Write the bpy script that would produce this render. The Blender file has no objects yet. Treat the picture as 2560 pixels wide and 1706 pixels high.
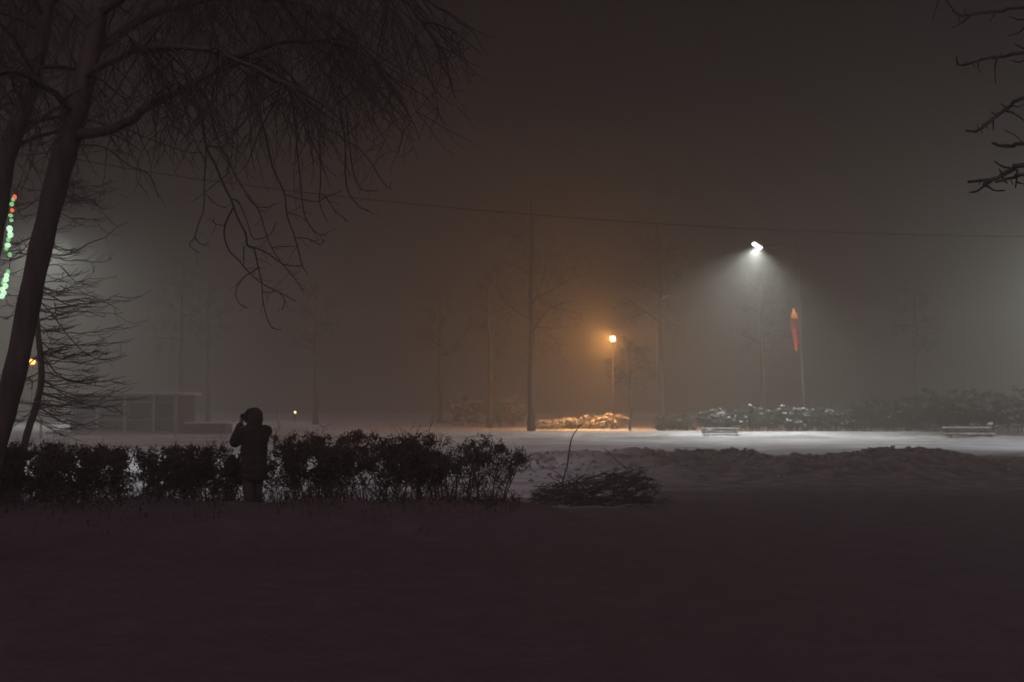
import bpy, math, random
from mathutils import Vector, Matrix, noise

S = bpy.context.scene
C = S.collection
F = 2489.0                       # focal length in photo pixels
PITCH = math.atan(153 / F)
CAMZ = 1.75
rnd = random.Random(7)


def at(px, py, d):
    """point on the ray through a photo pixel, d metres in front of the camera"""
    u = (px - 1280) / F
    v = (853 - py) / F
    y = math.cos(PITCH) - math.sin(PITCH) * v
    z = math.sin(PITCH) + math.cos(PITCH) * v
    s = d / y
    return Vector((u * s, d, CAMZ + z * s))


# ------------------------------------------------------------------ materials
def new_mat(name):
    m = bpy.data.materials.new(name)
    m.use_nodes = True
    return m, m.node_tree, m.node_tree.nodes['Principled BSDF']


def noisy(name, c1, c2, scale=6.0, rough=0.85, bump=0.3, stretch=(1, 1, 1), metallic=0.0):
    m, nt, b = new_mat(name)
    tc = nt.nodes.new('ShaderNodeTexCoord')
    mp = nt.nodes.new('ShaderNodeMapping')
    mp.inputs['Scale'].default_value = stretch
    n = nt.nodes.new('ShaderNodeTexNoise')
    n.inputs['Scale'].default_value = scale
    n.inputs['Detail'].default_value = 5
    r = nt.nodes.new('ShaderNodeValToRGB')
    r.color_ramp.elements[0].position = 0.35
    r.color_ramp.elements[1].position = 0.7
    r.color_ramp.elements[0].color = (*c1, 1)
    r.color_ramp.elements[1].color = (*c2, 1)
    nt.links.new(tc.outputs['Object'], mp.inputs['Vector'])
    nt.links.new(mp.outputs['Vector'], n.inputs['Vector'])
    nt.links.new(n.outputs['Fac'], r.inputs['Fac'])
    nt.links.new(r.outputs['Color'], b.inputs['Base Color'])
    b.inputs['Roughness'].default_value = rough
    b.inputs['Metallic'].default_value = metallic
    if bump:
        bp = nt.nodes.new('ShaderNodeBump')
        bp.inputs['Strength'].default_value = bump
        bp.inputs['Distance'].default_value = 0.02
        nt.links.new(n.outputs['Fac'], bp.inputs['Height'])
        nt.links.new(bp.outputs['Normal'], b.inputs['Normal'])
    return m


def glow(name, col, strength):
    m, nt, b = new_mat(name)
    b.inputs['Base Color'].default_value = (*col, 1)
    b.inputs['Emission Color'].default_value = (*col, 1)
    b.inputs['Emission Strength'].default_value = strength
    b.inputs['Roughness'].default_value = 0.4
    return m


BARK = noisy('bark', (0.095, 0.088, 0.09), (0.165, 0.155, 0.158), 9, stretch=(1, 1, 0.25), bump=0.9)
TWIG = noisy('twig_bark', (0.10, 0.093, 0.095), (0.165, 0.155, 0.158), 14)
FARBARK = noisy('far_bark', (0.03, 0.027, 0.025), (0.07, 0.06, 0.055), 6, stretch=(1, 1, 0.3))
LEAF = noisy('withered_leaf', (0.08, 0.07, 0.068), (0.14, 0.125, 0.12), 30)
NEEDLE = noisy('evergreen_leaf', (0.02, 0.025, 0.02), (0.06, 0.065, 0.05), 12)
SNOW = noisy('snow_clump', (0.72, 0.73, 0.76), (0.84, 0.85, 0.87), 9, rough=0.6, bump=0.4)
STEEL = noisy('dark_painted_steel', (0.03, 0.03, 0.03), (0.07, 0.07, 0.07), 18, rough=0.5, metallic=0.4, bump=0.05)
PALESTEEL = noisy('grey_painted_steel', (0.10, 0.10, 0.10), (0.16, 0.16, 0.155), 10, rough=0.6, bump=0.05)
CONCRETE = noisy('concrete', (0.26, 0.25, 0.24), (0.38, 0.37, 0.35), 5, bump=0.2)
HOUSING = noisy('lamp_housing', (0.14, 0.14, 0.15), (0.24, 0.24, 0.25), 20, rough=0.45, bump=0.05)
WOOD = noisy('bench_wood', (0.07, 0.05, 0.035), (0.16, 0.12, 0.08), 10, stretch=(0.2, 3, 3))
PANEL = noisy('kiosk_panel', (0.07, 0.07, 0.085), (0.12, 0.12, 0.14), 3, rough=0.6)
PALE = noisy('pale_paint', (0.32, 0.32, 0.31), (0.42, 0.41, 0.40), 6, bump=0.1)
COAT = noisy('coat_fabric', (0.06, 0.056, 0.058), (0.085, 0.08, 0.083), 25, rough=0.95)
TROUS = noisy('trouser_fabric', (0.11, 0.10, 0.105), (0.15, 0.14, 0.145), 35, rough=0.95)
FUR = noisy('hood_trim', (0.1, 0.08, 0.07), (0.17, 0.13, 0.11), 60, rough=1)
BOOT = noisy('boot_leather', (0.04, 0.035, 0.03), (0.08, 0.07, 0.06), 20, rough=0.6)
SKIN = noisy('skin', (0.42, 0.26, 0.2), (0.5, 0.32, 0.25), 12, rough=0.6, bump=0.05)
BLACKP = noisy('black_plastic', (0.03, 0.03, 0.03), (0.06, 0.06, 0.06), 30, rough=0.4, bump=0.05)
GLASS = noisy('lens_glass', (0.05, 0.06, 0.07), (0.08, 0.09, 0.1), 3, rough=0.08, bump=0)
CABLE = noisy('cable_rubber', (0.03, 0.03, 0.03), (0.06, 0.055, 0.055), 20, rough=0.7, bump=0)


# ------------------------------------------------------------------ mesh helpers
class MB:
    def __init__(s):
        s.v = []
        s.f = []
        s.sm = []

    def tube(s, pts, radii, n=6, cap=True):
        pts = [Vector(p) for p in pts]
        m = len(pts)
        if m < 2:
            return
        if not hasattr(radii, '__len__'):
            radii = [radii] * m
        b0 = len(s.v)
        t = (pts[1] - pts[0]).normalized()
        up = Vector((0, 0, 1)) if abs(t.z) < 0.9 else Vector((1, 0, 0))
        nrm = t.cross(up).normalized()
        for i, p in enumerate(pts):
            if i == 0:
                tt = pts[1] - pts[0]
            elif i == m - 1:
                tt = pts[-1] - pts[-2]
            else:
                tt = pts[i + 1] - pts[i - 1]
            if tt.length < 1e-9:
                tt = t
            tt.normalize()
            nrm = (nrm - tt * nrm.dot(tt))
            if nrm.length < 1e-6:
                nrm = tt.orthogonal()
            nrm.normalize()
            bi = tt.cross(nrm)
            for k in range(n):
                a = 2 * math.pi * k / n
                s.v.append(p + (nrm * math.cos(a) + bi * math.sin(a)) * radii[i])
        for i in range(m - 1):
            for k in range(n):
                k2 = (k + 1) % n
                s.f.append((b0 + i * n + k, b0 + i * n + k2, b0 + (i + 1) * n + k2, b0 + (i + 1) * n + k))
                s.sm.append(True)
        if cap and n > 2:
            s.f.append(tuple(b0 + k for k in reversed(range(n))))
            s.f.append(tuple(b0 + (m - 1) * n + k for k in range(n)))
            s.sm += [False, False]

    def box(s, c, size, rot=None, taper=1.0):
        c = Vector(c)
        hx, hy, hz = size[0] / 2, size[1] / 2, size[2] / 2
        b = len(s.v)
        for sz in (-1, 1):
            k = taper if sz > 0 else 1.0
            for sx, sy in ((-1, -1), (1, -1), (1, 1), (-1, 1)):
                p = Vector((sx * hx * k, sy * hy * k, sz * hz))
                if rot:
                    p = rot @ p
                s.v.append(c + p)
        for q in ((3, 2, 1, 0), (4, 5, 6, 7), (0, 1, 5, 4), (1, 2, 6, 5), (2, 3, 7, 6), (3, 0, 4, 7)):
            s.f.append(tuple(b + i for i in q))
            s.sm.append(False)

    def ball(s, c, r, seg=8, rings=5, jit=0.0, rng=None):
        c = Vector(c)
        if not hasattr(r, '__len__'):
            r = (r, r, r)
        b = len(s.v)
        rng = rng or rnd
        s.v.append(c + Vector((0, 0, r[2])))
        for i in range(1, rings):
            th = math.pi * i / rings
            for k in range(seg):
                ph = 2 * math.pi * k / seg
                q = 1 + (rng.uniform(-jit, jit) if jit else 0)
                s.v.append(c + Vector((r[0] * math.sin(th) * math.cos(ph) * q, r[1] * math.sin(th) * math.sin(ph) * q, r[2] * math.cos(th) * q)))
        s.v.append(c - Vector((0, 0, r[2])))
        e = len(s.v) - 1
        for k in range(seg):
            k2 = (k + 1) % seg
            s.f.append((b, b + 1 + k, b + 1 + k2))
            s.sm.append(True)
            for i in range(rings - 2):
                a = b + 1 + i * seg
                s.f.append((a + k, a + seg + k, a + seg + k2, a + k2))
                s.sm.append(True)
            a = b + 1 + (rings - 2) * seg
            s.f.append((a + k, e, a + k2))
            s.sm.append(True)

    def leaf(s, c, size, rng, slim=0.45):
        a = Vector((rng.gauss(0, 1), rng.gauss(0, 1), rng.gauss(0, 1))).normalized()
        b_ = a.orthogonal().normalized()
        c = Vector(c)
        b = len(s.v)
        w = size * slim
        s.v += [c - a * size * 0.6, c + b_ * w, c + a * size * 0.7, c - b_ * w]
        s.f.append((b, b + 1, b + 2, b + 3))
        s.sm.append(False)

    def build(s, name, mat, parent=None, origin=None):
        o_ = Vector(origin) if origin is not None else Vector((0, 0, 0))
        me = bpy.data.meshes.new(name)
        me.from_pydata([tuple(p - o_) for p in s.v], [], s.f)
        me.polygons.foreach_set('use_smooth', s.sm)
        me.materials.append(mat)
        me.update()
        ob = bpy.data.objects.new(name, me)
        C.objects.link(ob)
        ob.location = o_
        if parent:
            ob.parent = parent
            ob.location = o_ - parent.location
        return ob


def tag(o, label=None, cat=None, group=None, kind=None):
    if label:
        o['label'] = label
    if cat:
        o['category'] = cat
    if group:
        o['group'] = group
    if kind:
        o['kind'] = kind
    return o


def empty(name, loc, label, cat, group=None):
    o = bpy.data.objects.new(name, None)
    o.empty_display_size = 0.2
    C.objects.link(o)
    o.location = loc
    return tag(o, label, cat, group)


def fbm(x, y, z=0.0, o=4, s=1.0):
    return noise.fractal(Vector((x * s, y * s, z)), 1.0, 2.0, o)


def sstep(a, b, x):
    t = max(0.0, min(1.0, (x - a) / (b - a)))
    return t * t * (3 - 2 * t)


def interp(tab, x):
    if x <= tab[0][0]:
        return tab[0][1]
    for (a, va), (b, vb) in zip(tab, tab[1:]):
        if x <= b:
            t = (x - a) / (b - a)
            t = t * t * (3 - 2 * t)
            return va + (vb - va) * t
    return tab[-1][1]


# ------------------------------------------------------------------ ground
def px_of(x, y):
    return 1280 + x / max(y, 1) * F


# crest height of the ploughed berm as a function of its place along the street
BERM = [(1180, 0.0), (1290, 0.0), (1340, 0.24), (1430, 0.38), (1500, 0.33), (1590, 0.44), (1650, 0.33), (1740, 0.40), (1860, 0.36),
        (1940, 0.19), (2050, 0.2), (2110, 0.33), (2180, 0.45), (2260, 0.41), (2350, 0.40), (2430, 0.28), (2480, 0.12), (2620, 0.06)]


def ground_z(x, y):
    z = 0.05 * fbm(x, y, 0, 3, 0.12)
    # trodden unevenness
    z += (0.008 + 0.027 * sstep(13, 17, y)) * fbm(x, y, 3.1, 5, 1.4)
    # low bank under the hedge
    wx = 1 - sstep(0.2, 1.6, x)
    yc = 13.55 + 0.25 * fbm(x, 2.0, 1.0, 2, 0.5)
    b = math.exp(-((y - yc) / (1.2 if y < yc else 0.62)) ** 2)
    z += (0.40 + 0.06 * fbm(x, y, 9, 3, 1.3)) * b * wx
    # ploughed berm, front and back crest
    p = px_of(x, 28)
    h = interp(BERM, p)
    w = 1.5 if y < 28 else 1.1
    g = math.exp(-(abs(y - 28 - 0.4 * fbm(x, 0, 5, 2, 0.35)) / w) ** 2.4)
    z += h * 0.88 * g * (1 + 0.28 * fbm(x, y, 2, 4, 1.1))
    h2 = interp([(1300, 0), (1500, 0.12), (2000, 0.26), (2300, 0.30), (2600, 0.22), (2900, 0.1)], p)
    z += h2 * math.exp(-(abs(y - 24.6 - 0.5 * fbm(x, 7, 5, 2, 0.3)) / 1.3) ** 2) * (1 + 0.4 * fbm(x, y, 8, 3, 1.4))
    z += (0.15 * abs(fbm(x, y, 4, 4, 1.7)) + 0.09 * abs(fbm(x, y, 14, 3, 3.6))) * min(1, g * 2) * (1 if h > 0.05 else 0)
    # small lumps thrown up in front of the benches
    g2 = math.exp(-((y - 47.5 - 1.3 * fbm(x, 1, 6, 2, 0.15)) / 0.9) ** 2)
    z += (0.10 + 0.14 * abs(fbm(x, y, 11, 4, 0.9))) * g2 * sstep(-16, -4, x)
    # raised snow shelf along the far side
    z += 0.16 * sstep(52.0, 52.8, y + 0.4 * fbm(x, 0, 2, 2, 0.1)) * (1 - sstep(56, 58, y)) * sstep(-14, -4, x)
    # snow heap catching light in the middle distance
    z += 0.16 * math.exp(-((y - 45) / 1.2) ** 2 - ((x + 4.2) / 2.4) ** 2) * (1 + 0.4 * fbm(x, y, 1, 3, 1))
    return z


def build_ground():
    ys = []
    y = -12.0
    while y < 165:
        ys.append(y)
        y += 0.5 if y < 10 else (0.14 if y < 32 else (0.3 if y < 60 else 2.5))
    nx = 420
    xs = []
    for i in range(nx + 1):
        t = (i / nx) * 2 - 1
        xs.append(22 * t if abs(t) < 0 else (t * 16 + (abs(t) ** 4) * math.copysign(120, t)))
    v = [(x, y, ground_z(x, y)) for y in ys for x in xs]
    f = []
    W = nx + 1
    for j in range(len(ys) - 1):
        for i in range(nx):
            a = j * W + i
            f.append((a, a + 1, a + W + 1, a + W))
    me = bpy.data.meshes.new('ground')
    me.from_pydata(v, [], f)
    me.polygons.foreach_set('use_smooth', [True] * len(f))
    me.materials.append(ground_mat())
    o = bpy.data.objects.new('ground', me)
    C.objects.link(o)
    tag(o, 'snow covered park ground with a darker strip in front and shade painted on the berm', kind='structure')
    return o


def ground_mat():
    m, nt, b = new_mat('snow_ground')
    N = nt.nodes.new
    L = nt.links.new
    tc = N('ShaderNodeTexCoord')
    n1 = N('ShaderNodeTexNoise')
    n1.inputs['Scale'].default_value = 0.7
    n1.inputs['Detail'].default_value = 7
    mp = N('ShaderNodeMapping')
    mp.inputs['Scale'].default_value = (0.35, 1.3, 1)
    L(tc.outputs['Object'], mp.inputs['Vector'])
    L(mp.outputs['Vector'], n1.inputs['Vector'])
    snow = N('ShaderNodeValToRGB')
    snow.color_ramp.elements[0].position = 0.36
    snow.color_ramp.elements[1].position = 0.6
    snow.color_ramp.elements[0].color = (0.46, 0.45, 0.45, 1)
    snow.color_ramp.elements[1].color = (0.80, 0.81, 0.84, 1)
    L(n1.outputs['Fac'], snow.inputs['Fac'])
    n2 = N('ShaderNodeTexNoise')
    n2.inputs['Scale'].default_value = 2.2
    n2.inputs['Detail'].default_value = 8
    L(tc.outputs['Object'], n2.inputs['Vector'])
    dark_strip = N('ShaderNodeValToRGB')
    dark_strip.color_ramp.elements[0].position = 0.38
    dark_strip.color_ramp.elements[1].position = 0.68
    dark_strip.color_ramp.elements[0].color = (0.20, 0.185, 0.20, 1)
    dark_strip.color_ramp.elements[1].color = (0.235, 0.215, 0.23, 1)
    L(n2.outputs['Fac'], dark_strip.inputs['Fac'])
    # the darker strip ends at the hedge, and thins out towards the berm
    sp = N('ShaderNodeSeparateXYZ')
    L(tc.outputs['Object'], sp.inputs['Vector'])
    ad = N('ShaderNodeMath')
    ad.operation = 'MULTIPLY_ADD'
    L(n1.outputs['Fac'], ad.inputs[0])
    ad.inputs[1].default_value = 7.0
    cx = N('ShaderNodeMapRange')
    cx.inputs['From Min'].default_value = 0.0
    cx.inputs['From Max'].default_value = 3.0
    cx.inputs['To Min'].default_value = 0.0
    cx.inputs['To Max'].default_value = -4.0
    L(sp.outputs['X'], cx.inputs['Value'])
    sm_ = N('ShaderNodeMath')
    L(sp.outputs['Y'], sm_.inputs[0])
    L(cx.outputs['Result'], sm_.inputs[1])
    L(sm_.outputs[0], ad.inputs[2])
    mr = N('ShaderNodeMapRange')
    mr.interpolation_type = 'SMOOTHSTEP'
    mr.inputs['From Min'].default_value = 17.5
    mr.inputs['From Max'].default_value = 21.0
    L(ad.outputs[0], mr.inputs['Value'])
    mix = N('ShaderNodeMix')
    mix.data_type = 'RGBA'
    L(mr.outputs['Result'], mix.inputs['Factor'])
    L(dark_strip.outputs['Color'], mix.inputs['A'])
    L(snow.outputs['Color'], mix.inputs['B'])
    # ploughed berm on the right: shade painted into the snow colour, from x > 0 and up to the berm's far foot
    gx_ = N('ShaderNodeMapRange')
    gx_.interpolation_type = 'SMOOTHSTEP'
    gx_.inputs['From Min'].default_value = 0.0
    gx_.inputs['From Max'].default_value = 5.0
    L(sp.outputs['X'], gx_.inputs['Value'])
    gy_ = N('ShaderNodeMapRange')
    gy_.interpolation_type = 'SMOOTHSTEP'
    gy_.inputs['From Min'].default_value = 33.4
    gy_.inputs['From Max'].default_value = 31.6
    L(ad.outputs[0], gy_.inputs['Value'])
    gm_ = N('ShaderNodeMath')
    gm_.operation = 'MULTIPLY'
    L(gx_.outputs['Result'], gm_.inputs[0])
    L(gy_.outputs['Result'], gm_.inputs[1])
    berm_shade = N('ShaderNodeValToRGB')
    berm_shade.color_ramp.elements[0].position = 0.40
    berm_shade.color_ramp.elements[1].position = 0.66
    berm_shade.color_ramp.elements[0].color = (0.21, 0.205, 0.195, 1)
    berm_shade.color_ramp.elements[1].color = (0.42, 0.41, 0.39, 1)
    L(n2.outputs['Fac'], berm_shade.inputs['Fac'])
    mix2 = N('ShaderNodeMix')
    mix2.data_type = 'RGBA'
    L(gm_.outputs[0], mix2.inputs['Factor'])
    L(snow.outputs['Color'], mix2.inputs['A'])
    L(berm_shade.outputs['Color'], mix2.inputs['B'])
    L(mix2.outputs['Result'], mix.inputs['B'])
    L(mix.outputs['Result'], b.inputs['Base Color'])
    b.inputs['Roughness'].default_value = 0.75
    b.inputs['Specular IOR Level'].default_value = 0.2
    n3 = N('ShaderNodeTexNoise')
    n3.inputs['Scale'].default_value = 5
    n3.inputs['Detail'].default_value = 8
    L(tc.outputs['Object'], n3.inputs['Vector'])
    bp = N('ShaderNodeBump')
    bp.inputs['Strength'].default_value = 0.55
    bp.inputs['Distance'].default_value = 0.08
    L(n3.outputs['Fac'], bp.inputs['Height'])
    L(bp.outputs['Normal'], b.inputs['Normal'])
    return m


build_ground()


# ------------------------------------------------------------------ branches
def smooth_path(pts, sub=3):
    """Catmull-Rom through the points"""
    P = [Vector(p) for p in pts]
    P = [P[0] * 2 - P[1]] + P + [P[-1] * 2 - P[-2]]
    out = []
    for i in range(1, len(P) - 2):
        for k in range(sub):
            t = k / sub
            a, b, c, d = P[i - 1], P[i], P[i + 1], P[i + 2]
            out.append(0.5 * ((2 * b) + (c - a) * t + (2 * a - 5 * b + 4 * c - d) * t * t + (3 * b - a - 3 * c + d) * t ** 3))
    out.append(P[-2])
    return out


def taper(n, r0, r1):
    return [r0 + (r1 - r0) * i / max(1, n - 1) for i in range(n)]


def limb(mb, start, dirv, length, r0, rng, n=6, seg=7, droop=0.0, wob=0.25, r1=None):
    p = Vector(start)
    d = Vector(dirv).normalized()
    pts = [p.copy()]
    st = length / seg
    for i in range(seg):
        d = d + Vector((rng.gauss(0, wob), rng.gauss(0, wob), rng.gauss(0, wob))) * 0.6 + Vector((0, 0, -droop))
        d.normalize()
        p = p + d * st
        pts.append(p.copy())
    mb.tube(pts, taper(len(pts), r0, r0 * 0.25 if r1 is None else r1), n, cap=False)
    return pts


def grow(mb, start, dirv, length, r0, rng, depth, droop=0.0, wob=0.22, kids=(4, 6), spread=0.9, minr=0.004, lift=0.0):
    n = 6 if r0 > 0.03 else (4 if r0 > 0.012 else 3)
    pts = limb(mb, start, dirv, length, r0, rng, n, 7, droop, wob)
    if depth <= 0:
        return
    k = rng.randint(*kids)
    for j in range(k):
        t = 0.25 + 0.72 * (j + rng.random()) / k
        i = min(len(pts) - 2, int(t * (len(pts) - 1)))
        base = pts[i]
        d = (pts[i + 1] - pts[i]).normalized()
        side = d.orthogonal().normalized()
        side.rotate(Matrix.Rotation(rng.uniform(0, 2 * math.pi), 3, d))
        nd = d * (1 - spread * 0.4) + side * spread + Vector((0, 0, lift))
        grow(mb, base, nd, length * rng.uniform(0.4, 0.62), max(minr, r0 * (1 - t * 0.6) * 0.5), rng, depth - 1, droop, wob, kids, spread, minr, lift)


def hang(mb, start, length, rng, r0=0.012, side=0.25, depth=1, lean=0.12):
    """a drooping branchlet whose tip sometimes kinks up"""
    p = Vector(start)
    a = rng.uniform(0, 2 * math.pi)
    d = Vector((math.cos(a) * side + lean, math.sin(a) * side, -0.6)).normalized()
    seg = max(5, int(length / 0.16))
    pts = [p.copy()]
    for i in range(seg):
        t = i / seg
        d = d + Vector((rng.gauss(0, 0.24) + 0.03, rng.gauss(0, 0.24), -0.15 if t < 0.75 else 0.26))
        d.normalize()
        p = p + d * length / seg
        pts.append(p.copy())
    mb.tube(pts, taper(len(pts), r0, 0.003), 3, cap=False)
    if depth > 0:
        for j in range(int(length * 3.2)):
            i = rng.randint(1, len(pts) - 2)
            hang(mb, pts[i], length * rng.uniform(0.2, 0.5), rng, max(0.0035, r0 * 0.55), 0.9, depth - 1, lean * 0.5)


def side_twigs(mb, pts, rng, every=2, ln=(0.08, 0.3), r=0.004):
    for i in range(1, len(pts) - 1):
        if rng.random() < 1.0 / every:
            d = (pts[i + 1] - pts[i - 1]).normalized()
            s = d.orthogonal().normalized()
            s.rotate(Matrix.Rotation(rng.uniform(0, 6.28), 3, d))
            limb(mb, pts[i], d * 0.8 + s * 0.9, rng.uniform(*ln), r, rng, 3, 4, 0.02, 0.25, 0.002)


# --- the weeping tree on the left ------------------------------------------------
rng = random.Random(21)
TR1 = [at(x, y, d) for x, y, d in ((-88, 1404, 11), (-10, 1110, 11), (38, 930, 11), (95, 650, 11), (147, 440, 11), (180, 330, 11), (212, 200, 11.1), (243, 60, 11.2), (262, -100, 11.4), (275, -330, 11.6), (300, -600, 11.6))]
TR1[0].z = ground_z(TR1[0].x, TR1[0].y) - 0.1
t = empty('weeping_tree', TR1[0], 'near tree with leaning dark trunk and drooping twigs filling the upper left', 'tree')
mb = MB()
pp = smooth_path(TR1, 5)
n = len(pp)
mb.tube(pp, [max(0.03, (0.17 if i < 3 else 0.122) * (1 - 0.75 * max(0, i / n - 0.5) * 1.3)) * (1 + 0.05 * math.sin(i * 2.1)) for i in range(n)], 14)
mb.build('trunk', BARK, t, TR1[0])
mb = MB()
limbs = []


def px_limb(pts, r0, r1, sub=4, jit=0.0):
    P = [at(*q) for q in pts]
    P = smooth_path(P, sub)
    P = [p + Vector((rng.gauss(0, jit), rng.gauss(0, jit), rng.gauss(0, jit))) for p in P]
    mb.tube(P, taper(len(P), r0, r1), 6, cap=False)
    limbs.append(P)
    return P


px_limb([(180, 335, 11), (241, 333, 10.9), (300, 316, 10.8), (366, 270, 10.7), (430, 235, 10.6), (520, 185, 10.6), (650, 120, 10.8), (800, 105, 11), (930, 150, 11.2), (1010, 230, 11.3)], 0.06, 0.01, jit=0.008)
px_limb([(225, 130, 11.2), (400, 30, 11.5), (600, -10, 12), (780, 20, 12.4), (900, 110, 12.6), (985, 240, 12.7)], 0.06, 0.01, jit=0.01)
px_limb([(248, 30, 11.2), (430, -80, 10.5), (680, -140, 9.8), (930, -70, 9.6), (1060, 60, 9.6), (1120, 190, 9.6)], 0.06, 0.01, jit=0.01)
px_limb([(262, -90, 11.4), (420, -190, 12.5), (640, -230, 13.4), (850, -150, 13.9), (960, 0, 14), (1030, 160, 14)], 0.055, 0.01, jit=0.01)
px_limb([(215, 190, 11.1), (330, 130, 10), (470, 120, 9.2), (640, 170, 8.7), (760, 250, 8.5)], 0.045, 0.008, jit=0.008)
px_limb([(190, 290, 11.1), (120, 220, 10.4), (30, 180, 9.8), (-100, 200, 9.4)], 0.045, 0.008, jit=0.008)
px_limb([(240, 80, 11.2), (140, -10, 12), (20, -60, 12.8), (-120, -40, 13.5)], 0.045, 0.008, jit=0.008)
px_limb([(270, -200, 11.5), (380, -300, 10.8), (560, -330, 10.2), (780, -280, 9.8)], 0.045, 0.008, jit=0.008)
# secondary limbs off the first ones
for P in list(limbs):
    for j in range(8):
        i = rng.randint(len(P) // 5, len(P) - 3)
        d = (P[i + 1] - P[i]).normalized()
        s = Vector((rng.uniform(-0.5, 0.5), rng.uniform(-1, 1), rng.uniform(-0.1, 0.6)))
        q = limb(mb, P[i], d + s, rng.uniform(0.5, 1.3), 0.018, rng, 4, 6, 0.10, 0.2)
        limbs.append(q)


def to_px(p):
    y = p.y * math.cos(PITCH) + (p.z - CAMZ) * math.sin(PITCH)
    z = -p.y * math.sin(PITCH) + (p.z - CAMZ) * math.cos(PITCH)
    return 1280 + p.x / y * F, 853 - z / y * F


LOWER = [(0, 420), (200, 400), (330, 480), (470, 470), (560, 520), (760, 520), (860, 500), (960, 430), (1050, 330), (1150, 250)]
cnt = 0
for P in limbs:
    for j in range(max(7, int(len(P) * 0.8))):
        i = rng.randint(1, len(P) - 2)
        x, y = to_px(P[i])
        room = (interp(LOWER, x) - y) / F * P[i].y
        if room < 0.25:
            continue
        hang(mb, P[i], min(room * rng.uniform(0.3, 1.0), 2.1), rng, rng.uniform(0.006, 0.013), rng.uniform(0.3, 1.1), 1, rng.uniform(-0.15, 0.3))
        cnt += 1
# the long hanging twigs one can follow by eye
def c6(a):
    return [(200 + .4145 * x, 200 + .4145 * y) for x, y in a]


TRACE = [
    ([(620, -40), (690, 100), (740, 240), (760, 400), (820, 520), (870, 640), (910, 720), (950, 830), (1000, 930), (1010, 1000), (1050, 1020), (1070, 1110), (1095, 1220), (1105, 1340), (1130, 1440), (1160, 1495), (1215, 1510)], .017),
    ([(760, 400), (755, 500), (750, 620), (745, 780), (710, 880), (690, 950), (660, 1000), (725, 1045)], .009),
    ([(695, 945), (720, 985), (765, 1000)], .006),
    ([(1020, 60), (1090, 230), (1130, 380), (1160, 520), (1190, 590), (1235, 690), (1250, 820), (1290, 930), (1320, 1040), (1340, 1120), (1370, 1165)], .015),
    ([(1010, 1000), (1100, 1030), (1150, 1060), (1220, 1110), (1265, 1165), (1310, 1220), (1345, 1275)], .010),
    ([(930, 760), (880, 860), (870, 940), (900, 1030), (950, 1080), (1000, 1140), (1085, 1220), (1200, 1280), (1300, 1335)], .011),
    ([(1085, 1130), (990, 1190), (950, 1240), (940, 1300), (965, 1355), (1010, 1380)], .007),
    ([(760, 400), (850, 415), (900, 500), (940, 580), (1000, 680), (1080, 790), (1120, 920), (1160, 1020), (1220, 1110)], .011),
    ([(1260, 60), (1300, 250), (1310, 430), (1330, 600), (1340, 720), (1360, 830), (1420, 920), (1490, 945)], .011),
    ([(1430, 240), (1450, 480), (1450, 640), (1445, 740), (1490, 860)], .009),
    ([(1570, 180), (1600, 380), (1600, 560), (1620, 680), (1690, 770), (1740, 785)], .011),
    ([(1610, 200), (1620, 350), (1650, 560), (1700, 660), (1800, 670)], .009),
    ([(1300, 160), (1500, 300), (1700, 430), (1830, 620), (1880, 660)], .010),
    ([(1160, 1010), (1240, 1005), (1300, 1005)], .006), ([(1220, 1110), (1280, 1122), (1340, 1122)], .006),
    ([(1100, 1275), (1150, 1285), (1175, 1265)], .005), ([(1200, 1280), (1235, 1330), (1220, 1390)], .006),
    ([(870, 880), (820, 870), (800, 845)], .006), ([(990, 1000), (985, 1060), (990, 1140)], .007),
    ([(910, 720), (960, 740), (1010, 860), (1050, 960), (1150, 930), (1180, 860)], .008),
    ([(1000, 700), (1060, 760), (1130, 770), (1170, 750)], .006),
    ([(1250, 800), (1340, 830), (1400, 890)], .006), ([(1290, 950), (1380, 960), (1450, 995), (1470, 960)], .006),
    ([(760, 690), (820, 750), (890, 775)], .006), ([(1480, 700), (1540, 790), (1620, 855)], .007),
    ([(1230, 690), (1330, 720), (1430, 735), (1500, 700), (1580, 670)], .007),
    ([(240, 280), (400, 350), (620, 430), (740, 440)], .008), ([(0, 390), (150, 410), (300, 520), (400, 560), (440, 620), (475, 710)], .010),
]
for a, r0 in TRACE:
    d0 = 10.6 + rng.uniform(-0.3, 0.3)
    P = smooth_path([at(x, y, d0 + 0.25 * math.sin(i * 0.7)) for i, (x, y) in enumerate(c6(a))], 3)
    mb.tube(P, taper(len(P), r0 * 1.0, 0.0045), 5, cap=False)
    side_twigs(mb, P, rng, 2.5, (0.04, 0.22), 0.004)
mb.build('crown', TWIG, t, TR1[0])

# --- second trunk at the very left ------------------------------------------------
TR2 = [at(x, y, 12) for x, y in ((-180, 1370), (-120, 1080), (-62, 820), (-30, 640), (-4, 500), (12, 400), (48, 300), (80, 200), (110, 50), (130, -150), (140, -400))]
TR2[0].z = ground_z(TR2[0].x, TR2[0].y) - 0.1
t = empty('leaning_tree', TR2[0], 'tree cut by the left edge whose trunk runs behind the string of lights', 'tree')
mb = MB()
pp = smooth_path(TR2, 5)
mb.tube(pp, [0.155 * (1 - 0.5 * i / len(pp)) * (1 + 0.04 * math.sin(i * 1.7)) for i in range(len(pp))], 12)
mb.build('trunk', BARK, t, TR2[0])
mb = MB()
for i in range(16):
    k = rng.randint(len(pp) // 2, len(pp) - 2)
    a = rng.uniform(0, 6.28)
    P = limb(mb, pp[k], Vector((math.cos(a), math.sin(a), 0.7)), rng.uniform(1.2, 2.4), 0.03, rng, 5, 8, 0.08, 0.2)
    for j in range(5):
        hang(mb, P[rng.randint(2, len(P) - 2)], rng.uniform(0.5, 1.3), rng, 0.009, 0.4, 1, 0)
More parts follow.
